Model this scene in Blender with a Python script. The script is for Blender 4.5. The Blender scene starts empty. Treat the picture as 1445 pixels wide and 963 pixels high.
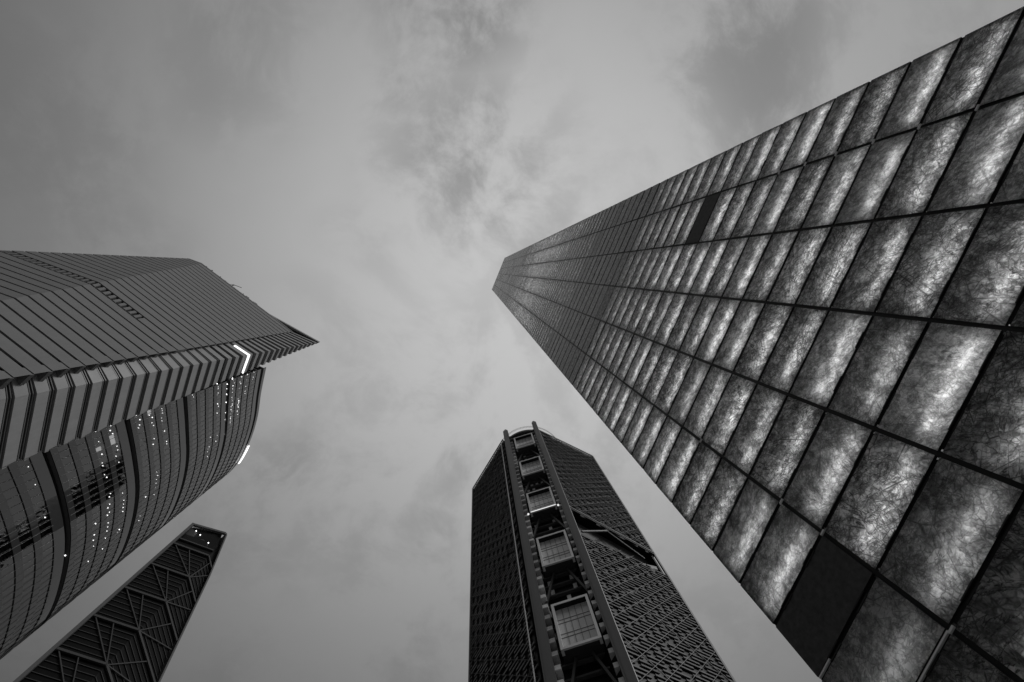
import bpy, bmesh, math, random
from mathutils import Vector, Matrix
random.seed(7)
C = bpy.context.scene.collection
sc = bpy.context.scene

# ------------------------------------------------------------------ camera, light, exposure
EYE = 1.6
cam_d = bpy.data.cameras.new('camera')
cam_d.sensor_width = 36.0
cam_d.lens = 680.0 * 36.0 / 1445.0
cam_d.clip_start = 0.05
cam_d.clip_end = 6000
cam = bpy.data.objects.new('camera', cam_d); C.objects.link(cam)
RW = Matrix(((-0.9973076, 0.0, 0.0733314), (0.0104536, 0.9897873, 0.1421683), (-0.0725825, 0.1425521, -0.9871224)))
cam.matrix_world = Matrix.Translation((0, 0, EYE)) @ RW.to_4x4()
sc.camera = cam

SUN_EL, SUN_AZ = math.radians(38), math.radians(150)      # azimuth of the sun as a plan angle from +x
world = bpy.data.worlds.new('World'); sc.world = world
world.use_nodes = True

sun_d = bpy.data.lights.new('sun', 'SUN'); sun_d.energy = 1.0; sun_d.angle = math.radians(18); sun_d.color = (1, 1, 1)
sun = bpy.data.objects.new('sun', sun_d); C.objects.link(sun)
sdir = Vector((math.cos(SUN_AZ) * math.cos(SUN_EL), math.sin(SUN_AZ) * math.cos(SUN_EL), math.sin(SUN_EL)))
sun.rotation_euler = sdir.to_track_quat('Z', 'Y').to_euler()
sun.location = sdir * 500

sc.view_settings.view_transform = 'Standard'
sc.view_settings.look = 'None'
sc.view_settings.exposure = 0.0
sc.view_settings.gamma = 1.0
sc.view_settings.use_curve_mapping = False
sc.cycles.use_denoising = True
sc.cycles.max_bounces = 6
sc.cycles.diffuse_bounces = 3
sc.cycles.glossy_bounces = 3
sc.cycles.transmission_bounces = 4
sc.cycles.transparent_max_bounces = 6
sc.cycles.sample_clamp_indirect = 4.0

class N:
    """tiny node helper"""
    def __init__(s, nt): s.nt = nt
    def __call__(s, t, **kw):
        n = s.nt.nodes.new(t)
        for k, v in kw.items():
            if hasattr(n, k) and k not in ('inputs',): setattr(n, k, v)
        return n
    def link(s, a, b): s.nt.links.new(a, b)
    def val(s, sock, v):
        if isinstance(v, bpy.types.NodeSocket): s.nt.links.new(v, sock)
        else: sock.default_value = v
    def math(s, op, a, b=0.0, c=0.0, clamp=False):
        n = s('ShaderNodeMath', operation=op); n.use_clamp = clamp
        s.val(n.inputs[0], a); s.val(n.inputs[1], b)
        if len(n.inputs) > 2: s.val(n.inputs[2], c)
        return n.outputs[0]
    def smooth(s, v, a, b, lo=0.0, hi=1.0):
        n = s('ShaderNodeMapRange'); n.interpolation_type = 'SMOOTHSTEP'
        s.val(n.inputs[0], v); n.inputs[1].default_value = a; n.inputs[2].default_value = b
        n.inputs[3].default_value = lo; n.inputs[4].default_value = hi
        return n.outputs[0]
    def noise(s, vec, scale, detail=4, rough=0.5, dist=0.0, dim='3D'):
        n = s('ShaderNodeTexNoise'); n.noise_dimensions = dim
        if vec is not None: s.link(vec, n.inputs['Vector'])
        n.inputs['Scale'].default_value = scale; n.inputs['Detail'].default_value = detail
        n.inputs['Roughness'].default_value = rough; n.inputs['Distortion'].default_value = dist
        return n
    def vmath(s, op, a, b=None):
        n = s('ShaderNodeVectorMath', operation=op)
        s.val(n.inputs[0], a)
        if b is not None: s.val(n.inputs[1], b)
        return n

def build_world():
    nt = world.node_tree; nt.nodes.clear(); q = N(nt)
    out = q('ShaderNodeOutputWorld'); bg = q('ShaderNodeBackground'); q.link(bg.outputs[0], out.inputs[0])
    bg.inputs['Strength'].default_value = 0.1
    sky = q('ShaderNodeTexSky'); sky.sky_type = 'NISHITA'; sky.sun_disc = False
    sky.sun_elevation = SUN_EL; sky.sun_rotation = math.pi / 2 - SUN_AZ
    bw = q('ShaderNodeRGBToBW'); q.link(sky.outputs[0], bw.inputs[0])
    tc = q('ShaderNodeTexCoord'); d = tc.outputs['Generated']
    sep = q('ShaderNodeSeparateXYZ'); q.link(d, sep.inputs[0])
    # overcast layer: brightest overhead, falling off towards the horizon
    c0 = Vector((-0.13, -0.03, 1.0)).normalized()
    dot = q.vmath('DOT_PRODUCT', d, tuple(c0)).outputs['Value']
    dotc = q.math('MAXIMUM', dot, 0.0)
    base = q.math('POWER', dotc, 3.0)
    base = q.math('MULTIPLY_ADD', base, 5.6, 0.32)
    # cloud deck: direction met with a flat layer overhead
    zc = q.math('MAXIMUM', sep.outputs['Z'], 0.06)
    px = q.math('DIVIDE', sep.outputs['X'], zc); py = q.math('DIVIDE', sep.outputs['Y'], zc)
    comb = q('ShaderNodeCombineXYZ'); q.link(px, comb.inputs[0]); q.link(py, comb.inputs[1])
    P = comb.outputs[0]
    warp = q.noise(P, 1.6, 3, 0.5)
    wv = q.vmath('SCALE', q.vmath('SUBTRACT', warp.outputs['Color'], (0.5, 0.5, 0.5)).outputs[0]); wv.inputs['Scale'].default_value = 0.35
    Pw = q.vmath('ADD', P, wv.outputs[0]).outputs[0]
    n1 = q.math('MULTIPLY_ADD', q.noise(Pw, 9.5, 8, 0.64).outputs['Fac'], 0.52, q.math('MULTIPLY', q.noise(Pw, 4.2, 6, 0.55).outputs['Fac'], 0.48))
    n2 = q.noise(Pw, 1.1, 3, 0.5).outputs['Fac']
    # patches where the darker scud hangs
    tot = None
    for (x, y, r, w) in CLOUDS:
        dist = q.vmath('DISTANCE', Pw, (x, y, 0)).outputs['Value']
        m = q.smooth(dist, r, r * 0.15, 0.0, w)
        tot = m if tot is None else q.math('MAXIMUM', tot, m)
    dark = q.math('MULTIPLY', tot, q.smooth(n1, 0.385, 0.57))
    gen = q.math('MULTIPLY', q.smooth(n1, 0.44, 0.62), q.smooth(n2, 0.42, 0.62, 0.0, 0.16))
    fine = q.math('MULTIPLY_ADD', q.math('SUBTRACT', n1, 0.5), 0.10, 1.0)
    k = q.math('SUBTRACT', 1.0, q.math('ADD', dark, gen))
    k = q.math('MULTIPLY', k, fine)
    v = q.math('MULTIPLY', base, k)
    v = q.math('ADD', q.math('MULTIPLY', v, 0.93), q.math('MULTIPLY', bw.outputs[0], 0.07))
    q.link(v, bg.inputs['Color'])
CLOUDS = [(-0.02, 0.23, 0.30, 0.40), (0.03, 0.52, 0.25, 0.42), (-0.52, 0.42, 0.25, 0.30), (-0.12, 0.13, 0.16, 0.26),
          (0.12, 0.36, 0.15, 0.26), (0.19, 0.05, 0.13, 0.14), (0.45, 0.42, 0.25, 0.16), (0.05, -0.42, 0.12, 0.12), (-0.52, 0.30, 0.2, 0.2),
          (0.42, -0.42, 0.14, 0.16), (0.10, -0.55, 0.1, 0.12), (0.75, 0.25, 0.3, 0.14), (0.66, 0.05, 0.2, 0.12)]
build_world()

# ------------------------------------------------------------------ helpers
class MB:
    """collects faces and links them as ONE mesh object"""
    def __init__(s): s.v = []; s.f = []; s.uv = []; s.rnd = []; s.mi = []
    def quad(s, a, b, c, d, m=0, uv=None, rnd=0.0):
        i = len(s.v); s.v += [tuple(a), tuple(b), tuple(c), tuple(d)]; s.f.append((i, i + 1, i + 2, i + 3)); s.mi.append(m)
        s.uv.append(uv); s.rnd.append(rnd)
    def poly(s, pts, m=0):
        i = len(s.v); s.v += [tuple(p) for p in pts]; s.f.append(tuple(range(i, i + len(pts)))); s.mi.append(m); s.uv.append(None); s.rnd.append(0.0)
    def hexa(s, p, m=0):
        """p: 8 corners, bottom ring 0-3 and top ring 4-7"""
        i = len(s.v); s.v += [tuple(x) for x in p]
        for f in ((0, 3, 2, 1), (4, 5, 6, 7), (0, 1, 5, 4), (1, 2, 6, 5), (2, 3, 7, 6), (3, 0, 4, 7)):
            s.f.append(tuple(i + k for k in f)); s.mi.append(m); s.uv.append(None); s.rnd.append(0.0)
    def prism(s, low, high, z0, z1, m=0):
        n = len(low); i = len(s.v)
        s.v += [(p[0], p[1], z0) for p in low] + [(p[0], p[1], z1) for p in high]
        fs = [tuple(range(i + n - 1, i - 1, -1)), tuple(range(i + n, i + 2 * n))]
        fs += [(i + k, i + (k + 1) % n, i + n + (k + 1) % n, i + n + k) for k in range(n)]
        for f in fs: s.f.append(f); s.mi.append(m); s.uv.append(None); s.rnd.append(0.0)
    def bar(s, a, b, w, h, up=Vector((0, 0, 1)), m=0):
        a = Vector(a); b = Vector(b); d = (b - a).normalized()
        x = d.cross(up)
        if x.length < 1e-4: x = d.cross(Vector((1, 0, 0)))
        x.normalize(); y = x.cross(d).normalized()
        r = []
        for p in (a, b):
            r += [p - x * w / 2 - y * h / 2, p + x * w / 2 - y * h / 2, p + x * w / 2 + y * h / 2, p - x * w / 2 + y * h / 2]
        s.hexa(r, m)
    def build(s, name, mats, parent=None, attr=False):
        me = bpy.data.meshes.new(name); me.from_pydata(s.v, [], s.f)
        if not isinstance(mats, (list, tuple)): mats = [mats]
        for m in mats: me.materials.append(m)
        if len(mats) > 1: me.polygons.foreach_set('material_index', s.mi)
        if attr:
            uvl = me.uv_layers.new(name='UVMap'); a = me.attributes.new('rnd', 'FLOAT', 'FACE')
            for p in me.polygons:
                a.data[p.index].value = s.rnd[p.index]
                u = s.uv[p.index]
                if u:
                    for li, t in zip(p.loop_indices, u): uvl.data[li].uv = t
        me.update()
        o = bpy.data.objects.new(name, me); C.objects.link(o)
        if parent: o.parent = parent
        return o

def fix_normals(o):
    bm = bmesh.new(); bm.from_mesh(o.data); bmesh.ops.recalc_face_normals(bm, faces=bm.faces[:]); bm.to_mesh(o.data); bm.free()
    return o

def thing(name, label, cat, group=None):
    o = bpy.data.objects.new(name, None); C.objects.link(o); o.empty_display_size = 1
    o['label'] = label; o['category'] = cat
    if group: o['group'] = group
    return o
def stuff(o): o['kind'] = 'stuff'; return o
def structure(o): o['kind'] = 'structure'; return o
def V2(a, b, t): return (a[0] + (b[0] - a[0]) * t, a[1] + (b[1] - a[1]) * t)
def P3(p, z): return Vector((p[0], p[1], z))

def mat(name, col, rough=0.6, metal=0.0, spec=0.5, noise=0.0, scale=1.0, streak=0.0):
    m = bpy.data.materials.new(name); m.use_nodes = True; nt = m.node_tree; q = N(nt)
    b = nt.nodes['Principled BSDF']
    b.inputs['Roughness'].default_value = rough; b.inputs['Metallic'].default_value = metal
    b.inputs['Specular IOR Level'].default_value = spec
    b.inputs['Base Color'].default_value = (col, col, col, 1)
    if noise:
        tc = q('ShaderNodeTexCoord')
        n = q.noise(tc.outputs['Object'], scale, 6, 0.6).outputs['Fac']
        f = q.math('MULTIPLY_ADD', q.math('SUBTRACT', n, 0.5), noise * 2, 1.0)
        if streak:
            mp = q('ShaderNodeMapping'); mp.inputs['Scale'].default_value = (1.3, 1.3, 0.06); q.link(tc.outputs['Object'], mp.inputs[0])
            n2 = q.noise(mp.outputs[0], 1.0, 4, 0.6).outputs['Fac']
            f = q.math('MULTIPLY', f, q.math('MULTIPLY_ADD', q.math('SUBTRACT', n2, 0.5), streak * 2, 1.0))
        v = q.math('MULTIPLY', f, col, clamp=True)
        q.link(v, b.inputs['Base Color'])
        q.link(q.math('MULTIPLY_ADD', q.math('SUBTRACT', n, 0.5), 0.25, rough), b.inputs['Roughness'])
    return m

def emat(name, strength, col=1.0):
    m = bpy.data.materials.new(name); m.use_nodes = True; nt = m.node_tree; nt.nodes.clear(); q = N(nt)
    o = q('ShaderNodeOutputMaterial'); e = q('ShaderNodeEmission'); e.inputs[0].default_value = (col, col, col, 1); e.inputs[1].default_value = strength
    q.link(e.outputs[0], o.inputs[0]); return m

def glass_mat(name, tint=0.35, rough=0.02):
    """thin tinted pane: mirror reflection by Fresnel over a tinted see-through"""
    m = bpy.data.materials.new(name); m.use_nodes = True; nt = m.node_tree; nt.nodes.clear(); q = N(nt)
    o = q('ShaderNodeOutputMaterial'); t = q('ShaderNodeBsdfTransparent'); t.inputs[0].default_value = (tint,) * 3 + (1,)
    g = q('ShaderNodeBsdfGlossy'); g.inputs['Roughness'].default_value = rough; g.inputs[0].default_value = (0.9, 0.9, 0.9, 1)
    fr = q('ShaderNodeFresnel'); fr.inputs[0].default_value = 2.7
    geo = q('ShaderNodeTexCoord'); nz = q.noise(geo.outputs['Object'], 0.25, 2)
    bmp = q('ShaderNodeBump'); bmp.inputs['Strength'].default_value = 0.06; bmp.inputs['Distance'].default_value = 0.4
    q.link(nz.outputs['Fac'], bmp.inputs['Height']); q.link(bmp.outputs[0], g.inputs['Normal'])
    mx = q('ShaderNodeMixShader'); q.link(fr.outputs[0], mx.inputs[0]); q.link(t.outputs[0], mx.inputs[1]); q.link(g.outputs[0], mx.inputs[2])
    q.link(mx.outputs[0], o.inputs[0]); return m

def quartz_mat():
    m = bpy.data.materials.new('quartz_sheet'); m.use_nodes = True; nt = m.node_tree; nt.nodes.clear(); q = N(nt)
    o = q('ShaderNodeOutputMaterial')
    uv = q('ShaderNodeUVMap'); at = q('ShaderNodeAttribute'); at.attribute_name = 'rnd'; r = at.outputs['Fac']
    def rr(a, b):                                              # further random numbers from the panel's own one
        return q.math('FRACT', q.math('MULTIPLY', q.math('SINE', q.math('MULTIPLY_ADD', r, a, b)), 437.58))
    r2, r3, r4, r5 = rr(91.7, 1.3), rr(57.1, 4.1), rr(33.3, 7.7), rr(71.9, 2.9)
    off = q('ShaderNodeCombineXYZ'); q.link(q.math('MULTIPLY', r, 917.0), off.inputs[2]); q.link(q.math('MULTIPLY', r2, 61.0), off.inputs[0])
    rot = q('ShaderNodeVectorRotate'); rot.rotation_type = 'Z_AXIS'; q.link(uv.outputs[0], rot.inputs['Vector']); q.link(q.math('MULTIPLY', r3, 6.28), rot.inputs['Angle'])
    p = q.vmath('ADD', rot.outputs[0], off.outputs[0]).outputs[0]
    w = q.noise(p, 2.2, 5, 0.65); wv = q.vmath('SCALE', q.vmath('SUBTRACT', w.outputs['Color'], (0.5, 0.5, 0.5)).outputs[0]); wv.inputs['Scale'].default_value = 0.30
    pw = q.vmath('ADD', p, wv.outputs[0]).outputs[0]
    big = q.noise(pw, 5.0, 9, 0.78).outputs['Fac']
    mp = q('ShaderNodeMapping'); mp.inputs['Scale'].default_value = (2.0, 11.0, 3.0); q.link(pw, mp.inputs[0])
    strk = q.noise(mp.outputs[0], 1.7, 8, 0.75).outputs['Fac']
    rot2 = q('ShaderNodeVectorRotate'); rot2.rotation_type = 'Z_AXIS'; q.link(pw, rot2.inputs['Vector']); rot2.inputs['Angle'].default_value = 0.9
    def crack(scale, wid, vec, sc):
        mm = q('ShaderNodeMapping'); mm.inputs['Scale'].default_value = sc; q.link(vec, mm.inputs[0])
        v = q('ShaderNodeTexVoronoi'); v.feature = 'DISTANCE_TO_EDGE'; v.inputs['Scale'].default_value = scale; q.link(mm.outputs[0], v.inputs['Vector'])
        return q.smooth(v.outputs['Distance'], 0.0, wid, 1.0, 0.0)
    def facet(scale, vec, sc, lo, hi):                         # each crystal grain with its own clarity
        mm = q('ShaderNodeMapping'); mm.inputs['Scale'].default_value = sc; q.link(vec, mm.inputs[0])
        v = q('ShaderNodeTexVoronoi'); v.inputs['Scale'].default_value = scale; q.link(mm.outputs[0], v.inputs['Vector'])
        sp = q('ShaderNodeSeparateColor'); q.link(v.outputs['Color'], sp.inputs[0])
        return q.smooth(sp.outputs[0], 0.0, 1.0, lo, hi)
    pr_ = q('ShaderNodeVectorRotate'); pr_.rotation_type = 'Z_AXIS'; q.link(p, pr_.inputs['Vector']); pr_.inputs['Angle'].default_value = 1.1
    c1 = crack(1.9, 0.030, p, (1, 2.0, 1)); c2 = crack(4.2, 0.060, pr_.outputs[0], (1, 2.6, 1)); c3 = crack(12.0, 0.22, p, (1, 1.5, 1)); c4 = crack(7.0, 0.10, rot2.outputs[0], (2.2, 1, 1))
    fac_ = q.math('MULTIPLY', facet(6.0, p, (1, 1.8, 1), 0.72, 1.25), facet(15.0, pr_.outputs[0], (1, 1.6, 1), 0.70, 1.28))
    def gate(sc, o_):
        gv = q.vmath('ADD', p, (o_, o_ * 2, 0)).outputs[0]
        return q.smooth(q.noise(gv, sc, 4, 0.6).outputs['Fac'], 0.38, 0.54)
    amt = q.smooth(r4, 0.0, 0.8, 0.55, 1.0)                              # how shattered this sheet is
    def vein(ang, sc, sx_, lo, hi, o_):
        rv = q('ShaderNodeVectorRotate'); rv.rotation_type = 'Z_AXIS'; q.link(q.vmath('ADD', p, (o_, -o_, o_)).outputs[0], rv.inputs['Vector']); rv.inputs['Angle'].default_value = ang
        mm = q('ShaderNodeMapping'); mm.inputs['Scale'].default_value = (sx_, 1.0, 1.0); q.link(rv.outputs[0], mm.inputs[0])
        n_ = q.noise(mm.outputs[0], sc, 5, 0.62, 0.25); n_.noise_type = 'FBM'
        n_.normalize = True
        a_ = q.math('ABSOLUTE', q.math('SUBTRACT', n_.outputs['Fac'], 0.5))
        return q.smooth(a_, lo, hi, 1.0, 0.0)
    v1 = vein(0.2, 4.2, 0.34, 0.0, 0.022, 41.0); v2 = vein(1.0, 6.0, 0.26, 0.0, 0.028, 53.0); v3 = vein(-0.7, 8.5, 0.30, 0.0, 0.036, 67.0)
    cr = q.math('MULTIPLY', c1, q.math('MULTIPLY', gate(1.4, 3.0), 0.85))
    for c_, g_, wgt in ((c2, gate(2.2, 7.0), 0.85), (c3, gate(2.6, 13.0), 0.55), (c4, gate(1.9, 21.0), 0.8), (v1, gate(1.1, 37.0), 0.9), (v2, gate(1.3, 43.0), 0.85), (v3, gate(1.6, 47.0), 0.75)):
        cr = q.math('MAXIMUM', cr, q.math('MULTIPLY', c_, q.math('MULTIPLY', g_, wgt)))
    cr = q.math('MULTIPLY', cr, q.math('MULTIPLY_ADD', amt, 0.85, 0.15))
    cloud = q.math('MULTIPLY', q.smooth(big, 0.34, 0.66, 0.26, 1.0), q.math('MULTIPLY_ADD', q.math('SUBTRACT', fac_, 1.0), amt, 1.0))
    st = q.math('MULTIPLY_ADD', q.math('SUBTRACT', strk, 0.5), q.math('MULTIPLY_ADD', r5, 1.8, 1.1), 1.0, clamp=False)
    st = q.math('MAXIMUM', st, 0.12)
    alb = q.math('MULTIPLY', q.math('MULTIPLY', cloud, st), q.math('SUBTRACT', 1.0, cr))
    alb = q.math('MULTIPLY', alb, q.math('MULTIPLY_ADD', r2, 0.35, 0.95), clamp=True)
    tr = q('ShaderNodeBsdfTranslucent'); q.link(alb, tr.inputs[0])
    df = q('ShaderNodeBsdfDiffuse'); q.link(q.math('MULTIPLY_ADD', alb, 0.30, 0.03), df.inputs[0])
    m1 = q('ShaderNodeMixShader'); m1.inputs[0].default_value = 0.62; q.link(df.outputs[0], m1.inputs[1]); q.link(tr.outputs[0], m1.inputs[2])
    gl = q('ShaderNodeBsdfGlossy'); gl.inputs['Roughness'].default_value = 0.30; gl.inputs[0].default_value = (0.85, 0.85, 0.85, 1)
    q.link(q.math('MULTIPLY_ADD', big, 0.25, 0.14), gl.inputs['Roughness'])
    bp = q('ShaderNodeBump'); bp.inputs['Strength'].default_value = 0.10; bp.inputs['Distance'].default_value = 0.02; q.link(alb, bp.inputs['Height']); q.link(bp.outputs[0], gl.inputs['Normal'])
    fr = q('ShaderNodeFresnel'); fr.inputs[0].default_value = 1.45
    m2 = q('ShaderNodeMixShader'); q.link(q.math('MULTIPLY', fr.outputs[0], 0.64), m2.inputs[0]); q.link(m1.outputs[0], m2.inputs[1]); q.link(gl.outputs[0], m2.inputs[2])
    q.link(m2.outputs[0], o.inputs[0]); return m

M = dict(
    paving=mat('plaza_paving', 0.22, 0.8, noise=0.25, scale=0.6),
    quartz=quartz_mat(),
    granite=mat('dark_granite', 0.045, 0.45, noise=0.5, scale=9.0),
    blank=mat('blank_granite', 0.062, 0.7, spec=0.2, noise=0.9, scale=16.0),
    black=mat('black_steel', 0.012, 0.6, spec=0.25),
    steel=mat('brushed_steel', 0.42, 0.35, metal=0.9, noise=0.1, scale=4.0),
    white=mat('plain_white', 0.8, 0.5),  # shared by the added bounce sheet and the sky tabs and strips
    stone=mat('pale_stone_cladding', 0.205, 0.55, noise=0.14, scale=0.35, streak=0.10),
    stone2=mat('grey_stone_cladding', 0.36, 0.5, noise=0.16, scale=0.4, streak=0.12),
    window=mat('dark_window', 0.006, 0.25, spec=0.25),
    spandrel=mat('glass_spandrel', 0.055, 0.08, spec=1.0, noise=0.12, scale=0.3),
    slab=mat('ceiling_slab', 0.16, 0.8),
    core=mat('building_core', 0.05, 0.8),
    pane=glass_mat('tinted_pane', 0.36),
    mullion=mat('grey_mullion', 0.16, 0.4, metal=0.4),
    column=mat('painted_steel_column', 0.10, 0.5, noise=0.12, scale=0.3, streak=0.15),
    column2=mat('dark_painted_steel', 0.045, 0.5, noise=0.15, scale=0.5),
    louvre=mat('metal_louvre', 0.060, 0.45, metal=0.2, noise=0.3, scale=0.25),
    lattice=mat('lattice_tube', 0.16, 0.45, metal=0.2),
    facade_dark=mat('dark_curtain_wall', 0.008, 0.4, spec=0.15, noise=0.3, scale=0.3),
    bay_frame=mat('pale_bay_frame', 0.75, 0.5, noise=0.1, scale=0.5),
    bay_glass=mat('frosted_bay_glazing', 0.66, 0.25, spec=0.9, noise=0.12, scale=0.6),
    edge=mat('slab_edge', 0.055, 0.7),
    concrete=mat('board_marked_concrete', 0.13, 0.85, noise=0.25, scale=0.5, streak=0.2),
    beam=mat('grey_beam', 0.068, 0.6, noise=0.15, scale=0.4),
    lamp=emat('lamp_glow', 5.0), signglow=emat('sign_glow', 1.6), bandglow=emat('band_glow', 1.5), winglow=emat('window_glow', 0.9),
    tube=emat('light_tube_glow', 5.6), tube_dim=emat('light_tube_dim', 1.2),
)

# ------------------------------------------------------------------ setting
g = MB(); S = 3000
g.quad((-S, -S, 0), (S, -S, 0), (S, S, 0), (-S, S, 0)); structure(g.build('ground', mat('city_ground', 0.12, 0.9, noise=0.3, scale=0.02)))
g = MB(); g.quad((-45, -42, 0.004), (70, -42, 0.004), (70, 60, 0.004), (-45, 60, 0.004)); structure(g.build('plaza', M['paving']))

# ------------------------------------------------------------------ quartz panel monument
def monument():
    root = thing('panel_monument', 'slim tower clad in a grid of cracked translucent quartz panels, glowing from within', 'monument')
    ph, D = 3.5236, 4.346
    n = Vector((math.cos(ph), math.sin(ph), 0)); t = Vector((-math.sin(ph), math.cos(ph), 0))
    CW, RH = 0.2771 * D, 0.1591 * D
    def sx(i):
        i = 0.051 if i == 0 else 5.949 if i == 6 else i
        return D * (-1.126 + 0.2771 * i)
    def zz(k): return D * (1.187 + 0.1591 * k) + EYE
    def pt(s, z, dep=0.0): return n * (D + dep) + t * s + Vector((0, 0, z))
    K0, K1 = -9, 140
    G = 0.023                                                   # half the open joint between sheets
    tall = zz(K1) + 0.35
    # dark stiffened box behind the sheets: back wall, upright fins, shelves
    f = MB()
    f.hexa([pt(sx(0), 0, 0.42), pt(sx(6), 0, 0.42), pt(sx(6), 0, 1.9), pt(sx(0), 0, 1.9), pt(sx(0), tall, 0.42), pt(sx(6), tall, 0.42), pt(sx(6), tall, 1.9), pt(sx(0), tall, 1.9)])
    for i in range(7):
        s = sx(i); a = 0.030
        if i == 0: s += 0.03
        if i == 6: s -= 0.03
        f.hexa([pt(s - a, 0, 0.022), pt(s + a, 0, 0.022), pt(s + a, 0, 0.417), pt(s - a, 0, 0.417), pt(s - a, tall, 0.022), pt(s + a, tall, 0.022), pt(s + a, tall, 0.417), pt(s - a, tall, 0.417)])
    rf = MB(); rf.quad(pt(sx(6) - .05, .6, .413), pt(sx(0) + .05, .6, .413), pt(sx(0) + .05, tall - .1, .413), pt(sx(6) - .05, tall - .1, .413)); rf.build('reflector_sheet', M['white'], root)  # unseen white sheet added to bounce tube light into the panels
    fins = f.build('steel_frame', M['black'], root)
    f = MB()
    for k in range(K0, K1 + 1):
        z = zz(k); sh = .029 if k < 8 else min(.056, .029 + (k - 8) * .0022)
        for i in range(6):
            a, b = sx(i) + 0.051, sx(i + 1) - 0.051
            f.hexa([pt(a, z - sh, .022), pt(b, z - sh, .022), pt(b, z - sh, .410), pt(a, z - sh, .410), pt(a, z + sh, .022), pt(b, z + sh, .022), pt(b, z + sh, .410), pt(a, z + sh, .410)])
    stuff(f.build('frame_shelf', M['black'], root))
    f = MB(); f.hexa([pt(sx(0) - .1, 0, -.1), pt(sx(6) + .1, 0, -.1), pt(sx(6) + .1, 0, 2.0), pt(sx(0) - .1, 0, 2.0), pt(sx(0) - .1, zz(K0) - .05, -.1), pt(sx(6) + .1, zz(K0) - .05, -.1), pt(sx(6) + .1, zz(K0) - .05, 2.0), pt(sx(0) - .1, zz(K0) - .05, 2.0)])
    f.build('plinth', M['granite'], root)
    off = {(1, 8): 'granite', (5, -2): 'granite'}
    rows = []
    far = MB()
    tubes = MB()
    for k in range(K0, K1):
        for i in range(6):
            gz = G if k < 8 else min(.05, G + (k - 8) * .0022); a, b, z0, z1 = sx(i) + G, sx(i + 1) - G, zz(k) + gz, zz(k + 1) - gz
            if i == 0: a = sx(0)
            if i == 6 - 1: b = sx(6)
            rnd = random.random()
            tx, ty = random.gauss(0, 0.0016), random.gauss(0, 0.003)
            q = [pt(a, z0, -tx - ty), pt(b, z0, tx - ty), pt(b, z1, tx + ty), pt(a, z1, -tx + ty)]
            near = -7 <= k <= 9
            st = off.get((i, k))
            mb = MB() if near else far
            w, h = b - a, z1 - z0
            ux = 1.2 * i
            uv = [(0, 0), (w, 0), (w, h), (0, h)]
            mb.quad(*q[::-1], uv=uv[::-1], rnd=rnd)   # faces the street
            bk = [p + n * 0.03 for p in q]
            for e in range(4):                                  # the edges of the sheet
                mb.quad(q[(e + 1) % 4], q[e], bk[e], bk[(e + 1) % 4], m=1, rnd=rnd)
            if near and len(rows) < 100 and (k <= 9):
                o = mb.build('quartz_panel', [M['blank'] if st == 'granite' else M['quartz'], M['black']], root, attr=True); rows.append(o)
                if st == 'granite': o['label'] = 'dark granite panel without glow'
                if st == 'off': o['label'] = 'unlit dark panel'
            elif near:
                base = len(far.v); far.v += mb.v; far.f += [tuple(base + x for x in ff) for ff in mb.f]; far.uv += mb.uv; far.rnd += mb.rnd; far.mi += mb.mi
            # the lamp tube behind the lower half of the sheet
            if st: continue
            p = 1.0 if k < 8 else max(0.0, 1 - (k - 8) / 7.0)
            p2 = 1.3 * math.exp(-((k - 47) / 13.0) ** 2)
            lvl = p * random.uniform(0.65, 1.15) + p2 * random.uniform(0.5, 1.0)
            if k < -2: lvl *= 0.45
            if (i, k) in ((5, -3), (4, -4), (5, -4)): lvl *= 0.35
            if lvl < 0.04: continue
            zc = z0 + 0.26 * h; hw = 0.030 * lvl + 0.003; dep = 0.115
            e0 = a + 0.10 * w; e1 = b - 0.10 * w
            tubes.quad(pt(e0, zc - hw, dep), pt(e1, zc - hw, dep), pt(e1, zc + hw, dep), pt(e0, zc + hw, dep))
    fo = far.build('quartz_panel', [M['quartz'], M['black']], root, attr=True); stuff(fo); fo['label'] = 'narrow quartz panels of the higher rows'
    stuff(tubes.build('light_tube', M['tube'], root))
    # paired clips along every level joint, near rows one by one is past counting: one mesh
    c = MB()
    for k in range(-8, 22):
        z = zz(k)
        for i in range(6):
            a, b = sx(i), sx(i + 1)
            for u in (0.27, 0.73):
                s = a + (b - a) * u; L = 0.10
                for dz in (-0.021, 0.021):
                    c.hexa([pt(s - L, z + dz - .007, -.005), pt(s + L, z + dz - .007, -.005), pt(s + L, z + dz - .007, .03), pt(s - L, z + dz - .007, .03),
                            pt(s - L, z + dz + .007, -.005), pt(s + L, z + dz + .007, -.005), pt(s + L, z + dz + .007, .03), pt(s - L, z + dz + .007, .03)])
    stuff(c.build('panel_clip', M['black'], root))
    # added white tabs stand for sky glimpsed through joints of two uprights
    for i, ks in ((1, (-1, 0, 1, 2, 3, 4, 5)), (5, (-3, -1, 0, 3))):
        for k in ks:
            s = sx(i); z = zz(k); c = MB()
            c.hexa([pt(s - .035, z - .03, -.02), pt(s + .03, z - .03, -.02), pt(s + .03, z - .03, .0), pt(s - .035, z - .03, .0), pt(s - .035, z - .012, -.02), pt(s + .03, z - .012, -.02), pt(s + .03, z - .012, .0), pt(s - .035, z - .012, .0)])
            c.build('sky_glint_tab', M['white'], root)
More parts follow.
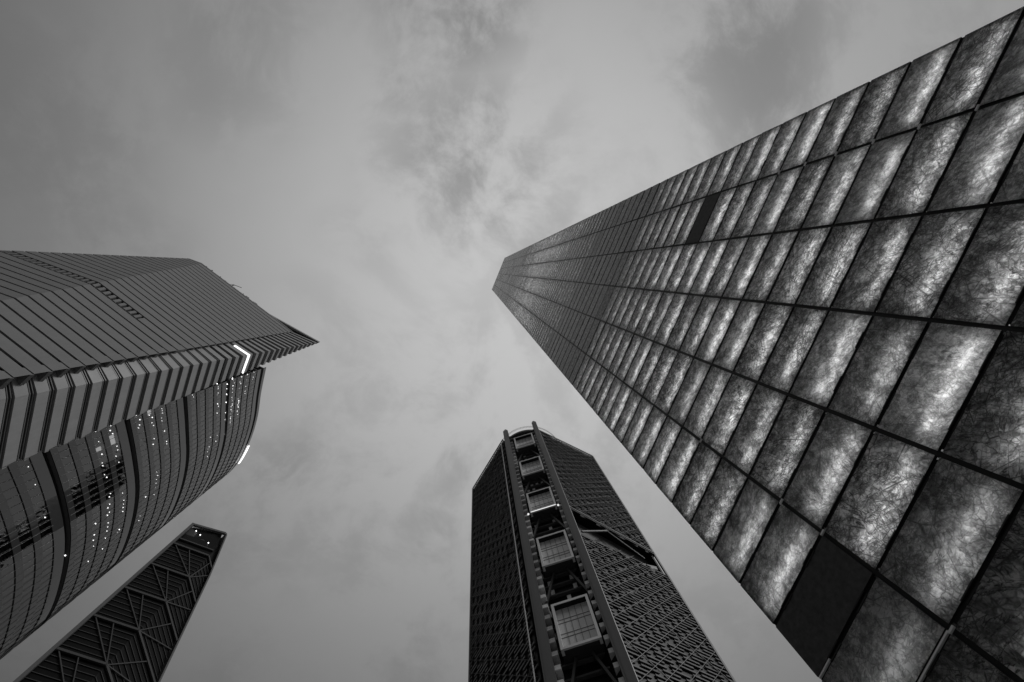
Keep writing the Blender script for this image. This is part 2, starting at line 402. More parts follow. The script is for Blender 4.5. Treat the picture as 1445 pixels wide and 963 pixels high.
    for (i0, u0, u1, k) in ((4, 0.06, 0.62, -3), (5, 0.80, 0.98, -2)):  # added white strips stand for sky light showing through open joints
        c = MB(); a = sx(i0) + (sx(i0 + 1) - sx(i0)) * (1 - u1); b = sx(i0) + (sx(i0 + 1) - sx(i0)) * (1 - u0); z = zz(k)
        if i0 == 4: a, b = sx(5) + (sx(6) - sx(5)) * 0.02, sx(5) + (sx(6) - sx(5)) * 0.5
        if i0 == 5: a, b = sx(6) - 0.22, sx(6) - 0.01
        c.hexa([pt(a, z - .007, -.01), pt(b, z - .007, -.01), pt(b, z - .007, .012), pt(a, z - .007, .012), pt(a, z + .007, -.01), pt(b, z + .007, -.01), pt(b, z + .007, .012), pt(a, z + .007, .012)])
        c.build('sky_gap_strip', M['white'], root)
    return root
monument()

# ------------------------------------------------------------------ tower with the curved glass front
def curved_tower():
    root = thing('office_tower', 'broad office tower with curved glass front and pale stone wing ending in a sharp prow', 'skyscraper')
    U = 4.1
    def z(k): return U * (27.4 + k) + EYE
    cl = lambda k: max(k, -9.0)
    def kA(k): k = cl(k); return (99.9 + .807 * k, -6.8 + .32 * k)
    def sm(k): k = cl(k); return (84.1 + .03 * k, -21.2 - .256 * k)
    def kB(k): k = cl(k); return (84.9 - .379 * k, -25.5 - .286 * k)
    def bn(k): k = cl(k); return (88.8 - .46 * k, -38.1 + .12 * k)
    LA = (128.5, 4.4)
    IN = (.62, -.78)
    def add(p, d, s): return (p[0] + d[0] * s, p[1] + d[1] * s)
    def adir(k):
        a, b = sm(k), kA(k); L = math.hypot(b[0] - a[0], b[1] - a[1]); return ((b[0] - a[0]) / L, (b[1] - a[1]) / L)
    AP = (.931, .364)
    def polyA(k, off):
        """outline of the stone wing, pulled in by off"""
        a = add(LA, (.36, -.93), off); b = add(kA(k), (.45, -.89), off); c = add(sm(k), IN, off); c = add(c, adir(k), off)
        d = add(add(sm(k), IN, .55), adir(k), 6.0 + off); e = add(LA, (.36, -.93), 12)
        return [a, b, c, d, e]
    ks = list(range(-27, 29))
    st = MB(); dk = MB(); lou = MB()
    for k in ks:
        nx = 28.5 if k == 28 else k + 1
        g0 = 0.36
        z0, z1 = max(0.02, z(k) + g0), z(nx) - g0
        if k == 28: z1 = z(28.45)
        if k == 7:                                              # louvred plant floor on part of the wing
            a = sm(k); b = kA(k); m_ = V2(b, a, 0.52)
            c_ = add(m_, IN, 0.7)
            st.prism([m_, a, add(add(a, IN, 6), adir(k), 1.0), add(m_, IN, 6)], [V2(kA(k + 1), sm(k + 1), .52), sm(k + 1), add(add(sm(k + 1), IN, 6), adir(k), 1.0), add(V2(kA(k + 1), sm(k + 1), .52), IN, 6)], z0, z1)
            n_ = 17
            for j in range(n_):
                for (p0, p1, q0, q1) in ((b, m_, kA(k + 1), V2(kA(k + 1), sm(k + 1), .52)), (LA, b, LA, kA(k + 1))):
                    L = math.hypot(p1[0] - p0[0], p1[1] - p0[1]); nn = int(L / 1.6)
                    if j >= nn: continue
                    u0, u1 = (j + .12) / nn, (j + .62) / nn
                    lo = [V2(p0, p1, u0), V2(p0, p1, u1)]; hi = [V2(q0, q1, u0), V2(q0, q1, u1)]
                    lo += [add(lo[1], IN, .5), add(lo[0], IN, .5)]; hi += [add(hi[1], IN, .5), add(hi[0], IN, .5)]
                    lou.prism(lo, hi, z0, z1)
        else:
            st.prism(polyA(k + .1, 0), polyA(k + .9, 0), z0, z1)
        zt = min(z(k + 1), z(28.3))
        dk.prism(polyA(k, .45), polyA(k + 1, .45), max(0.0, z(k)), zt)
        # solid pier at the free end of each floor, where the window lines stop
        a, d = sm(k), adir(k); a1 = sm(k + 1); w = 2.0
        lo = [add(add(a, d, w), IN, .012), add(add(a, d, .012), IN, .012), add(add(a, d, .5), IN, 3), add(add(a, d, w), IN, 3)]
        hi = [add(add(a1, d, w), IN, .012), add(add(a1, d, .012), IN, .012), add(add(a1, d, .5), IN, 3), add(add(a1, d, w), IN, 3)]
        if k < 28: st.prism(lo, hi, max(0.03, z(k) - .41), z(k) + .41)
    fix_normals(st.build('stone_wing', M['stone'], root)); dk.build('window_band', M['window'], root); lou.build('louvre_bank', M['stone'], root)

    # prow: floor bands standing proud of recessed glass, bent at the kink
    def polyB(k, off):
        bi = add(add(sm(k), IN, .9), adir(k), 3.0 if k < 28.3 else 14.0)
        b = kB(k); e = bn(k)
        dx, dy = e[0] - b[0], e[1] - b[1]; L = math.hypot(dx, dy); dB = (dx / L, dy / L)
        nB = (-dB[1], dB[0])
        if nB[0] < 0: nB = (-nB[0], -nB[1])
        b2 = add(add(b, nB, off), IN, off * .75); e2 = add(add(e, nB, off), dB, -off * .6)
        return [add(bi, IN, off), b2, e2, add(e2, (8, 2), 1), add(bi, (.78, -.2), 8)]
    st = MB(); dk = MB(); ml = MB(); glow = None
    for k in range(-27, 30):
        h = 1.35 if k < 8 else max(0.75, 1.35 - (k - 8) * .05)
        z0, z1 = max(0.05, z(k) - h), z(k) + h
        st.prism(polyB(k, 0), polyB(k + .2, 0), z0, z1)
        if k < 29:
            dpt = .40 if k < 8 else min(1.0, .40 + (k - 8) * .06); dk.prism(polyB(k, dpt), polyB(k + 1, dpt), max(0.0, z(k)), z(k + 1))
            if k < 11:
                for u in (0.425, 0.575):
                    zc = z(k + u)
                    if zc > 1: ml.prism(polyB(k + u, .12), polyB(k + u, .12), zc - .11, zc + .11)
        if k == 15:
            gl = MB()
            for (p, r) in ((0, 1), (1, 2)):
                for zz_, w in ((z(k) - h - .62, .13), (z(k) - h - .18, .07)):
                    A_, B_ = polyB(k, -.10)[p], polyB(k, -.10)[r]
                    if p == 0: A_ = V2(A_, B_, 0.42)
                    A2, B2 = polyB(k, .35)[p], polyB(k, .35)[r]
                    if p == 0: A2 = V2(A2, B2, 0.42)
                    gl.hexa([P3(A_, zz_ - w), P3(B_, zz_ - w), P3(B2, zz_ - w), P3(A2, zz_ - w), P3(A_, zz_ + w), P3(B_, zz_ + w), P3(B2, zz_ + w), P3(A2, zz_ + w)])
            gl.build('lit_band', M['bandglow'], root)['label'] = 'single floor band lit bright white'
    fix_normals(st.build('prow_band', M['stone2'], root)); dk.build('prow_glazing', M['window'], root); ml.build('prow_mullion', M['mullion'], root)

    # curved glass front
    KT = 18
    def curve(k, off=0.0, n=40):
        k = cl(k)
        c = [(88.8 - .46 * k, -37.2), (87.4 - .25 * k, -47), (87.2 - .13 * k, -57), (89.5 - .06 * k, -67), (93.6, -75.8), (100, -81.5), (110, -84.5), (122, -85)]
        pts = []
        m = len(c)
        for j in range(n + 1):
            u = j / n * (m - 1); i = min(int(u), m - 2); f = u - i
            p0, p1, p2, p3 = c[max(i - 1, 0)], c[i], c[i + 1], c[min(i + 2, m - 1)]
            q = []
            for a in (0, 1):
                q.append(0.5 * (2 * p1[a] + (p2[a] - p0[a]) * f + (2 * p0[a] - 5 * p1[a] + 4 * p2[a] - p3[a]) * f * f + (3 * p1[a] - p0[a] - 3 * p2[a] + p3[a]) * f ** 3))
            pts.append(tuple(q))
        if off:
            r = []
            for j, p in enumerate(pts):
                a, b = pts[max(j - 1, 0)], pts[min(j + 1, n)]
                dx, dy = b[0] - a[0], b[1] - a[1]; L = math.hypot(dx, dy)
                r.append((p[0] - dy / L * off, p[1] + dx / L * off))
            # inward must point away from the street
            if (r[len(r) // 3][0] < pts[len(r) // 3][0]) == (off > 0):
                r = [(2 * p[0] - s[0], 2 * p[1] - s[1]) for p, s in zip(pts, r)]
            pts = r
        return pts
    spn = MB(); pane = MB(); slab = MB(); core = MB(); mul = MB()
    for k in range(-27, KT + 1):
        c0, c1 = curve(k), curve(k + .36)
        thick = (k - 2) % 5 == 0                                # recessed plant level every fifth floor
        za, zb = max(0.01, z(k) - .25), z(k) + 1.25
        if k == KT: zb = z(k) + 1.5
        if thick: zb = z(k) + 2.3
        i0 = curve(k, .22); i1 = curve(k + .36, .22)
        for j in range(len(c0) - 1):
            spn.hexa([P3(c0[j], za), P3(c0[j + 1], za), P3(i0[j + 1], za), P3(i0[j], za), P3(c1[j], zb), P3(c1[j + 1], zb), P3(i1[j + 1], zb), P3(i1[j], zb)])
        if k < KT:
            dd = 1.0 if thick else 0.16
            p0, p1 = curve(k + (zb - z(k)) / U, dd), curve(k + .94, dd)
            zc = z(k + 1) - .25
            for j in range(len(p0) - 1):
                pane.quad(P3(p0[j], zb), P3(p0[j + 1], zb), P3(p1[j + 1], zc), P3(p1[j], zc))
            # finger-thin uprights
            pm0, pm1 = curve(k, -.05, 96), curve(k + 1, -.05, 96)
            if not thick:
                for j in range(0, 60, 2):
                    a, b = pm0[j], pm1[j]
                    mul.bar(P3(a, z(k) + .0 if z(k) > 0.5 else .5), P3(b, z(k + 1)), .06, .10, up=Vector((1, 0, 0)))
        s0 = curve(k, .23)
        ring = s0[:34] + [(125, -78), (125, -30), (95, -30)]
        slab.prism(ring, ring, max(0.02, z(k) - .24), max(0.04, z(k) - .24) + .4)
    ci = curve(0, 7.0)[:32]
    ring = ci + [(120, -70), (120, -34), (98, -34)]
    core.prism(ring, ring, 0.0, z(KT) - .3)
    fix_normals(spn.build('glass_spandrel', M['spandrel'], root)); pane.build('window_glass', M['pane'], root); slab.build('floor_slab', M['slab'], root); core.build('core_wall', M['core'], root)
    mul.build('facade_mullion', M['column'], root)
    # lamps in the ceilings behind the glass: (floor, from, to along the front, step, chance)
    rows = [(13, .01, .24, .0075, .85), (14, .01, .22, .008, .8), (12, .03, .34, .0085, .7), (11, .01, .30, .010, .45), (15, .01, .12, .011, .5), (10, .20, .38, .012, .4), (16, .02, .08, .011, .5),
            (5, .03, .20, .010, .55), (4, .04, .18, .010, .55), (3, .02, .10, .010, .4), (6, .30, .42, .02, .3), (4, .25, .40, .016, .5), (1, .02, .17, .011, .6), (0, .02, .19, .010, .6),
            (0, .24, .46, .014, .6), (1, .24, .47, .014, .55), (-1, .30, .48, .02, .5), (3, .30, .45, .02, .4), (8, .02, .10, .012, .35), (-4, .05, .3, .05, .3), (-3, .30, .45, .03, .3)]
    proto = None; cnt = 0; rest = MB(); octo = [(.15 * math.cos(i * .785), .15 * math.sin(i * .785)) for i in range(8)]
    for (k, a, b, step, ch) in rows:
        u = a
        while u < b:
            if random.random() < ch:
                ins = curve(k + .9, random.choice((.9, 1.2, 1.2, 1.6)), 400)
                p = ins[int(u * 400)]; zt = z(k + 1) - .27
                if cnt < 100:
                    if proto is None:
                        m = MB(); m.prism(octo, octo, -.06, 0)
                        proto = m.build('ceiling_light', M['lamp'], root); o = proto
                    else:
                        o = proto.copy(); C.objects.link(o)
                    f_ = random.choice((.5, .7, .8, 1.0, 1.3)); o.scale = (f_, f_, 1)
                    o.location = (p[0], p[1], zt); cnt += 1
                else:
                    f_ = random.uniform(.5, 1.05); oc = [(p[0] + x * f_, p[1] + y * f_) for x, y in octo]
                    rest.prism(oc, oc, zt - .06, zt)
            u += step
    stuff(rest.build('ceiling_light', M['lamp'], root))
    for (k, a, b) in ((1, .055, .085), (4, .005, .035), (0, .075, .088)):
        m = MB(); ins = curve(k + .5, .9, 400)
        m.quad(P3(ins[int(a * 400)], z(k) + 1.3), P3(ins[int(b * 400)], z(k) + 1.3), P3(ins[int(b * 400)], z(k + 1) - .3), P3(ins[int(a * 400)], z(k + 1) - .3))
        m.build('lit_window', M['winglow'], root)
    # lit sign standing off the roof edge, seen edge on
    out0, out1 = curve(KT, -.25, 400), curve(KT, -.60, 400)
    m = MB()
    js = list(range(178, 226, 4))
    for j0, j1 in zip(js, js[1:]):
        za, zb = z(KT) + .1, z(KT) + 1.4
        m.hexa([P3(out0[j0], za), P3(out0[j1], za), P3(out1[j1], za), P3(out1[j0], za), P3(out0[j0], zb), P3(out0[j1], zb), P3(out1[j1], zb), P3(out1[j0], zb)])
    m.build('roof_sign', M['signglow'], root)['label'] = 'white lit sign on the roof edge seen edge on'
    # roof edge gear on the stone wing
    m = MB(); random.seed(3)
    a, b = kA(28.4), sm(28.4)
    u = 0.03
    while u < 0.66:
        p = add(V2(a, b, u), IN, random.uniform(.3, .9)); L = random.uniform(.25, .8); hh = random.uniform(.5, 1.5)
        m.bar(P3(p, z(28.45) + hh / 2), P3(add(p, adir(28), -L), z(28.45) + hh / 2), .4, hh)
        u += random.uniform(.012, .035)
    m.bar(P3(add(V2(a, b, .0), IN, 1.0), z(28.45) + 1.2), P3(add(V2(a, b, .7), IN, 1.0), z(28.45) + 1.2), .12, .12)
    m.build('roof_railing', M['black'], root)
    m = MB()                                                    # small cleaning jib above the edge
    p = add(V2(a, b, .30), IN, 1.2)
    m.bar(P3(p, z(28.4)), P3(add(p, IN, -.6), z(28.4) + 4.5), .3, .3); m.bar(P3(add(p, IN, -.6), z(28.4) + 4.5), P3(add(add(p, IN, -1.4), adir(28), -3.0), z(28.4) + 5.2), .2, .2)
    m.bar(P3(add(p, adir(28), 1.5), z(28.4)), P3(add(add(p, IN, -.6), adir(28), .4), z(28.4) + 4.4), .15, .15)
    m.build('roof_jib', M['black'], root)
    return root
curved_tower()

# ------------------------------------------------------------------ tower with the stacked bays on its corner
def bay_tower():
    root = thing('lattice_tower', 'dark lattice clad tower with a stack of pale framed bays between two corner columns', 'skyscraper')
    TOP = 222.0
    cA = Vector((-14.4, -78.1, 0)); cB = Vector((-28.3, -73.9, 0)); tc = (cB - cA).normalized(); nc = Vector((-tc.y, tc.x, 0))
    if nc.dot(cA) < 0: nc = -nc                                  # nc points into the building
    def ch(t, z, d=0.0): return cA + tc * t + nc * d + Vector((0, 0, z))
    Ln, Lf = Vector((-12.3, -79.1, 0)), Vector((1.9, -103.3, 0))
    Rn, Rf = Vector((-28.5, -74.0, 0)), Vector((-56.2, -88.0, 0))
    far = Vector((-42, -128, 0))
    def box(m, t0, t1, d0, d1, z0, z1):
        m.hexa([ch(t0, z0, d0), ch(t1, z0, d0), ch(t1, z0, d1), ch(t0, z0, d1), ch(t0, z1, d0), ch(t1, z1, d0), ch(t1, z1, d1), ch(t0, z1, d1)])
    # corner columns
    for (t0, t1) in ((-1.4, 1.0), (13.4, 15.6)):
        m = MB(); box(m, t0, t1, 0.0, 4.2, 0, 231.5)
        tm = (t0 + t1) / 2
        m.prism([ch(t0, 0, 0)[:2], ch(t1, 0, 0)[:2], ch(t1, 0, 3)[:2], ch(t0, 0, 3)[:2]], [ch(tm - .3, 0, .8)[:2], ch(tm + .3, 0, .8)[:2], ch(tm + .3, 0, 2)[:2], ch(tm - .3, 0, 2)[:2]], 231.503, 236)
        o = m.build('corner_column', M['column'], root)
        m = MB(); box(m, t0 + .5, t1 - .5, -.06, -.003, 0, 231); m.build('column_rib', M['column'], o)
    # recess wall and floor beams between them
    m = MB(); box(m, -1.2, 15.4, 4.3, 7.0, 0, TOP - 1); m.build('recess_wall', M['facade_dark'], root)
    FH = 3.58
    nf = int(TOP / FH)
    bm_ = MB()
    for f in range(2, nf):
        zf = f * FH
        box(bm_, 1.0, 13.4, 3.3, 4.25, zf - .22, zf + .22)
    bm_.build('floor_beam', M['beam'], root)
    wp = None; cnt = 0
    for f in range(nf - 2, 18, -1):
        zf = f * FH
        for j in range(6):
            t = 1.7 + j * 2.0 + (0.3 if f % 2 else 0)
            if random.random() < .45 and cnt < 98:
                if wp is None:
                    m = MB(); box(m, -.5, .5, 3.9, 4.28, .45, FH - .8); wp = m.build('recess_panel', M['bay_glass'], root)
                    for v in wp.data.vertices: v.co -= cA
                    o = wp
                else: o = wp.copy(); C.objects.link(o)
                o.location = cA + tc * t + Vector((0, 0, zf)); cnt += 1
    pr = {}
    for side, (t0, t1) in enumerate(((1.02, 2.3), (12.35, 13.38))):
        for f in range(20, nf - 1):
            zf = f * FH
            m = MB()
            if side not in pr:
                box(m, t0, t1, .9, 3.3, -.55, .75); box(m, t0, t1 , .55, .88, -.75, -.45)
                pr[side] = m.build('side_balcony', M['bay_frame'], root); o = pr[side]
            else:
                o = pr[side].copy(); C.objects.link(o)
            o.location = (0, 0, zf + 1.0)
    # the bays
    for zt in (218.2, 189.6, 161.0, 132.2, 103.7, 75.1, 46.5):
        zb = zt - 13.7; t0, t1 = 3.05, 11.95
        m = MB(); w = .62
        # body set back inside the frame
        box(m, t0 + .02, t1 - .02, 1.6, 4.2, zb + .02, zt - .02)
        body = m.build('corner_bay', M['column2'], root)
        m = MB()
        box(m, t0, t0 + w, 0, 1.58, zb, zt); box(m, t1 - w, t1, 0, 1.58, zb, zt); box(m, t0 + w, t1 - w, 0, 1.58, zt - w, zt - .003)
        box(m, t0 + w, t1 - w, 0, .45, zb + .003, zb + w)
        m.build('bay_frame', M['bay_frame'], body)
        m = MB(); box(m, t0 + w, t1 - w, 1.35, 1.59, zb + w, zt - w); m.build('bay_glazing', M['bay_glass'], body)
        m = MB()
        for j in range(1, 5):
            t = t0 + w + (t1 - t0 - 2 * w) * j / 5; box(m, t - .05, t + .05, 1.24, 1.345, zb + w, zt - w)
        for zz_ in (.30, .385, .64, .725):
            y = zb + w + (zt - zb - 2 * w) * zz_; box(m, t0 + w, t1 - w, 1.26, 1.342, y - .05, y + .05)
        m.build('bay_mullion', M['mullion'], body)
        m = MB(); box(m, t0 + .01, t1 - .01, .46, 1.56, zb + .01, zb + .25); m.build('bay_floor', M['column2'], body)
        m = MB(); box(m, t0 + w + .003, t1 - w - .003, .12, 1.56, zt - w - .08, zt - w - .004); m.build('soffit_shade', M['black'], body)  # black plate puts the shade under the frame head into colour
        # struts spreading below to the columns
        for (ta, tb) in ((5.6, 1.6), (9.2, 12.9)):
            m = MB(); m.bar(ch(ta, zb - .3, 2.6), ch(tb, zb - 12.5, 2.2), .55, .55, up=nc); m.build('bay_strut', M['column2'], root)
        for tt in (2.4, 12.5):
            if zt in (161.0,):
                m = MB(); box(m, tt - .35, tt + .25, .2, .5, zb - .1, zb + .5); m.build('bay_lamp', M['winglow'], root)
    m = MB(); box(m, 3.3, 11.7, -.10, -.003, 161.0 - 13.7 + .1, 161.0 - 13.7 + .42); m.build('bay_lamp_strip', M['winglow'], root)

    # lattice sides
    def side(A, B, flip, notch):
        L = (B - A).length; d = (B - A).normalized(); nn = Vector((-d.y, d.x, 0))
        if nn.dot(A) < 0: nn = -nn
        def p(t, z, o=0.0): return A + d * t + nn * o + Vector((0, 0, z))
        wall = MB()
        if notch:
            # garden notch: the wall stops and starts again, a deep dark hollow between
            nb0, nb1 = (0.4, 131.0), (L - .4, 129.5)
            nt0, nt1 = (0.4, 144.5), (L - .4, 138.8)
            wall.hexa([p(0, 0, .5), p(L, 0, .5), p(L, 0, 12), p(0, 0, 12), p(0, nb0[1], .5), p(L, nb1[1], .5), p(L, nb1[1], 12), p(0, nb0[1], 12)])
            wall.hexa([p(0, nt0[1], .5), p(L, nt1[1], .5), p(L, nt1[1], 12), p(0, nt0[1], 12), p(0, TOP - .5, .5), p(L, TOP - .5, .5), p(L, TOP - .5, 12), p(0, TOP - .5, 12)])
            nk = MB(); nk.hexa([p(.3, 128, 2.9), p(L - 1.3, 128, 2.9), p(L - 1.3, 128, 3.15), p(.3, 128, 3.15), p(.3, 145, 2.9), p(L - 1.3, 145, 2.9), p(L - 1.3, 145, 3.15), p(.3, 145, 3.15)]); nk.build('notch_wall', M['beam'], root)
            wall.hexa([p(0, 128, 3.2), p(L - .4, 128, 3.2), p(L - .4, 128, 11.9), p(0, 128, 11.9), p(0, 146, 3.2), p(L - .4, 146, 3.2), p(L - .4, 146, 11.9), p(0, 146, 11.9)])
            wall.hexa([p(L - 1.2, 128, .6), p(L - .5, 128, .6), p(L - .5, 128, 11.8), p(L - 1.2, 128, 11.8), p(L - 1.2, 142, .6), p(L - .5, 142, .6), p(L - .5, 142, 11.8), p(L - 1.2, 142, 11.8)])
        else:
            wall.hexa([p(0, 0, .5), p(L, 0, .5), p(L, 0, 12), p(0, 0, 12), p(0, TOP - .5, .5), p(L, TOP - .5, .5), p(L, TOP - .5, 12), p(0, TOP - .5, 12)])
        w = fix_normals(wall.build('side_wall', M['facade_dark'], root))
        def holed(t, z):
            if not notch: return False
            u = t / L
            return 131.0 - 1.5 * u - 0.4 < z < 144.5 - 5.7 * u + .4
        lv = MB(); nt = 22; wseg = L / nt; FL = 3.58           # rows of tilted plates, every fourth one left open
        for r_ in range(30, int((TOP - 3) / (FL / 3))):
            for it in range(nt):
                ph_ = (it + 2 * (r_ // 2)) % 4 if not flip else (it - 2 * (r_ // 2)) % 4
                if ph_ == 0 or random.random() < .012: continue
                zc = r_ * FL / 3 + .5; ta = it * wseg - .01; tb = (it + 1) * wseg - .015
                if holed((ta + tb) / 2, zc): continue
                o0 = .02 * ph_; hh = .30
                lv.hexa([p(ta, zc - hh, o0), p(tb, zc - hh, o0), p(tb, zc - hh, o0 + .34), p(ta, zc - hh, o0 + .34), p(ta, zc + hh, o0 + .10), p(tb, zc + hh, o0 + .10), p(tb, zc + hh, o0 + .34), p(ta, zc + hh, o0 + .34)])
        lv.build('louvre_screen', M['louvre'], w)
        tlow, thigh = MB(), MB(); step = 4.2; rise = 1.0
        def clip(t0, z0, t1, z1):
            return t0, z0, t1, z1
        zz_ = 10.0
        while zz_ < TOP:
            # tubes rising away from the corner columns, in pieces so that the notch stays open
            nseg = 14
            for s in range(nseg):
                ta, tb = L * s / nseg, L * (s + 1) / nseg; za, zb = zz_ + rise * ta * (1), zz_ + rise * tb
                tb_ = tlow if za < 140 - 5 * ta / L else thigh
                if zb > TOP - 1 or holed((ta + tb) / 2, (za + zb) / 2): continue
                tb_.bar(p(ta, za, -.16), p(tb, zb, -.16), .085, .085)
                if (round(zz_ / step) % 6) == 0:
                    za, zb = zz_ + 40 - rise * .9 * ta, zz_ + 40 - rise * .9 * tb
                    if zb < TOP - 1 and not holed((ta + tb) / 2, (za + zb) / 2): (tlow if za < 140 - 5 * ta / L else thigh).bar(p(ta, za, -.02), p(tb, zb, -.02), .16, .16)
            zz_ += step
        for tb_ in (tlow, thigh): tb_.build('lattice_tube', M['column'] if notch else M['louvre'], w)
        # vertical rail beside the corner column and the outer arris
        r = MB(); r.bar(p(.9, 30, -.45), p(.9, TOP - 2, -.45), .22, .22, up=d); r.build('facade_rail', M['bay_frame'] if not notch else M['lattice'], w)
        r = MB(); r.bar(p(L + .05, 0, .2), p(L + .05, TOP, .2), .5, .7, up=d); r.build('corner_edge', M['column'], w)
        # roof edge frame with little openings
        r = MB(); r.bar(p(0, TOP + .2, .2), p(L, TOP + .2, .2), .45, .45)
        j = 0.0
        while j < L - 1:
            LL = random.uniform(.8, 1.6)
            r.bar(p(j, TOP - .9, .1), p(j + LL * .55, TOP - .9, .1), .35, .5); j += LL
        r.build('roof_edge', M['lattice'], w)
        if notch:
            for (a, b, s, mm) in ((p(2.4, 131.3, -.1), p(14.2, 140.9, .3), .5, M['column']), (p(14.2, 140.9, .3), p(24.5, 132.4, -.1), .32, M['column']), (p(.5, 145.2, -.15), p(L - .5, 139.4, -.15), .55, M['column2']), (p(.5, 144.3, -.2), p(L - .5, 138.6, -.2), .25, M['column'])):
                r = MB(); r.bar(a, b, s, s); r.build('notch_beam', mm, w)
            r = MB(); r.bar(p(L - 6, 132.2, 2.5), p(L - 1.6, 132.0, 1.6), 1.6, 1.6); r.build('garden_planter', M['lattice'], w)
        return w
    side(Ln, Lf, False, False)
    side(Rn, Rf, True, True)
    # rear body and roof
    m = MB()
    ins = lambda P, s: tuple((P + (Vector((-26, -98, 0)) - P).normalized() * s)[:2])
    ring = [ins(Ln, 8), ins(Lf, 10), tuple(far[:2]), ins(Rf, 10), ins(Rn, 8)]
    m.prism(ring, ring, 0, TOP - .8); m.build('rear_body', M['facade_dark'], root)
    # round roof deck with railing behind the column heads
    m = MB(); cc = ch(7.2, 0, 15.0); Rr = 15.6; n = 72
    ringp = [(cc.x + Rr * math.cos(6.2832 * i / n), cc.y + Rr * math.sin(6.2832 * i / n)) for i in range(n)]
    m.prism(ringp, ringp, TOP - .7, TOP + 1.1); deck = m.build('roof_deck', M['column2'], root)
    m = MB(); R2 = Rr + .9; n = 150
    rp = [Vector((cc.x + R2 * math.cos(6.2832 * i / n), cc.y + R2 * math.sin(6.2832 * i / n), 0)) for i in range(n)]
    for i in range(n):
        a = rp[i]; m.bar(a + Vector((0, 0, TOP + .9)), a + Vector((0, 0, TOP + 3.4)), .09, .09)
        b = rp[(i + 1) % n]
        for zz_ in (3.4, 2.2): m.bar(a + Vector((0, 0, TOP + zz_)), b + Vector((0, 0, TOP + zz_)), .07, .07)
    m.build('deck_railing', M['lattice'], deck)
    m = MB(); box(m, 1.0, 13.4, .6, 1.6, TOP - 2.6, TOP - 1.9); box(m, 1.0, 13.4, .3, .9, TOP + .3, TOP + .9)
    for t in (3, 6, 9, 12): m.bar(ch(t - 1.2, TOP - 1.9, 1.1), ch(t, TOP + .3, .6), .3, .3, up=nc)
    m.build('head_truss', M['lattice'], root)
    return root
bay_tower()

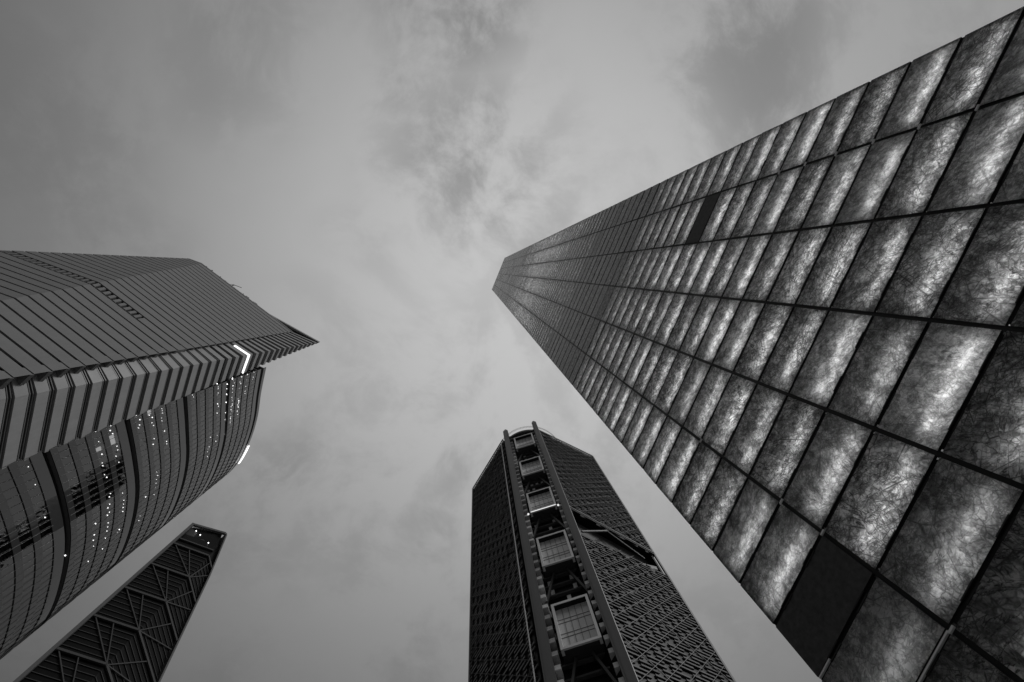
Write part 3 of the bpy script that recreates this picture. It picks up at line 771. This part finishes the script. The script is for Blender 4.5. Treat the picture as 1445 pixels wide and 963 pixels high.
# ------------------------------------------------------------------ folded glass tower in the corner
def folded_tower():
    root = thing('braced_tower', 'slender black glass tower with a folded face crossed by bent beams and bracing', 'skyscraper')
    TOP = 246.0
    L = Vector((145.6, -131.6, 0)); Rg0 = Vector((130.2, -138.6, 0))
    def ridge(z): return P3(Rg0, z)
    def left(z): return P3(L, z)
    def right(z):
        u = max(0.0, (TOP - z)); u = min(u, 150)
        return Vector((130.9 - .066 * u, -136.1 - .357 * u - 2.4 * min(1, u / 20), z))
    nL = Vector((-.41, .91, 0)); nR = Vector((-1, .05, 0))       # outward, to the street
    m = MB()
    zs = list(range(0, 240, 12)) + [238]
    for a, b in zip(zs, zs[1:]): m.quad(left(a), ridge(a), ridge(b), left(b))
    m.build('glass_face', M['facade_dark'], root)
    m = MB()
    for a, b in zip(zs, zs[1:]): m.quad(ridge(a), right(a), right(b), ridge(b))
    m.build('glass_face', M['facade_dark'], root)
    SP = 16.4
    beams = [228.6 - SP * i for i in range(13)]
    off = .5
    for zb in beams:
        m = MB(); a, b, c = left(zb) + nL * off, ridge(zb) + nL * off, right(zb) + nR * off
        m.bar(a, b, .8, .85); m.bar(b, c, .8, .85); m.build('fold_beam', M['beam'], root)
    fl = MB()
    zf = 20.0
    NF = 7
    for zb in beams[:-1]:
        for j in range(1, NF):
            zf = zb - SP * j / NF
            fl.bar(left(zf) + nL * .15, ridge(zf) + nL * .15, .25, .22); fl.bar(ridge(zf) + nR * .15, right(zf) + nR * .15, .25, .22)
    fl.build('floor_edge', M['edge'], root)
    for zb in beams[:-1]:
        node = ridge(zb - SP) + (nL + nR) * .35
        for tgt in (left(zb).lerp(ridge(zb), .04) + nL * .5, left(zb).lerp(ridge(zb), .45) + nL * .5):
            m = MB(); m.bar(node, tgt, .34, .34); m.build('brace', M['beam'], root)
        for tgt in (ridge(zb).lerp(right(zb), .55) + nR * .5, ridge(zb - 4).lerp(right(zb - 4), .97) + nR * .5):
            m = MB(); m.bar(node, tgt, .34, .34); m.build('brace', M['beam'], root)
    # concrete blades along both edges
    back = Vector((158, -168, 0))
    m = MB(); o = Vector((.91, .41, 0)); bk_ = Vector((.62, -.78, 0)) * 12
    m.prism([(L + nL * 1.2)[:2], (L + nL * 1.2 + o * 1.3)[:2], (L + o * 1.3 + bk_)[:2], (L + bk_)[:2]], [(L + nL * 1.2)[:2], (L + nL * 1.2 + o * 1.3)[:2], (L + o * 1.3 + bk_)[:2], (L + bk_)[:2]], 0, TOP)
    m.build('concrete_wall', M['concrete'], root)
    m = MB()
    zs = [0, 60] + list(range(96, 246, 10)) + [246]
    for a, b in zip(zs, zs[1:]):
        r = []
        for zz_ in (a, b):
            p = right(zz_); q = [p + nR * 1.2, p + nR * 1.2 + Vector((0, -1.5, 0)), p + Vector((13, -15, 0)), p + Vector((13, -13.5, 0))]
            r += q
        m.hexa(r)
    m.build('concrete_wall', M['concrete'], root)
    m = MB()                                                    # dark body behind the faces and the crown
    body = [(L - nL * 1.6)[:2], (ridge(0) - nL * 1.6 + Vector((.5, 0, 0)))[:2], (130.2 + 6, -150), (152, -158), (160, -146)]
    m.prism(body, body, 0, TOP + .8); m.build('tower_body', M['black'], root)
    # open crown
    m = MB(); a, b = left(TOP - .6) + nL * .6, right(TOP - .6) + nR * .6
    m.bar(a, b, 1.2, 1.2)
    m.build('crown_beam', M['concrete'], root)
    m = MB(); m.bar(left(233) + nL * .5, ridge(233) + nL * .5, .7, .6); m.build('crown_rail', M['beam'], root)
    m = MB(); qa = [left(245.7) - nL * .9, left(233.5) - nL * .9, right(233.5) - nR * .9, right(245.7) - nR * .9]; qb = [v_ + Vector((.1, -.25, 0)) for v_ in qa]
    m.hexa([qa[1], qa[2], qb[2], qb[1], qa[0], qa[3], qb[3], qb[0]]); m.build('crown_back', M['black'], root)
    m = MB(); tri = [left(244.2), left(234.2), ridge(234.2)]
    fr_ = [q_ - nL * .2 for q_ in tri]; bk2 = [q_ - nL * .6 for q_ in tri]
    m.poly(fr_); m.poly(bk2[::-1])
    for e in range(3): m.quad(fr_[e], fr_[(e + 1) % 3], bk2[(e + 1) % 3], bk2[e])
    fix_normals(m.build('crown_wall', M['column2'], root))
    for u in (.18, .36, .72):
        p = left(244.0).lerp(ridge(234.6), u) + nL * .3; m = MB(); s = .24; nseg = 10
        rings = [[(p.x + s * math.sin(a_) * math.cos(j * 6.2832 / nseg), p.y + s * math.sin(a_) * math.sin(j * 6.2832 / nseg), p.z + s * math.cos(a_)) for j in range(nseg)] for a_ in (.05, .8, 1.57, 2.35, 3.09)]
        for r0, r1 in zip(rings, rings[1:]):
            for j in range(nseg): m.quad(r0[j], r0[(j + 1) % nseg], r1[(j + 1) % nseg], r1[j])
        m.build('crown_lamp', M['lamp'], root)
    m = MB()
    for u in (.15, .3, .36, .5): p = left(TOP).lerp(ridge(TOP), u) ; m.bar(p, p + Vector((0, 0, random.uniform(1, 2.2))), .3, .3)
    m.build('roof_mast', M['black'], root)
    return root
folded_tower()
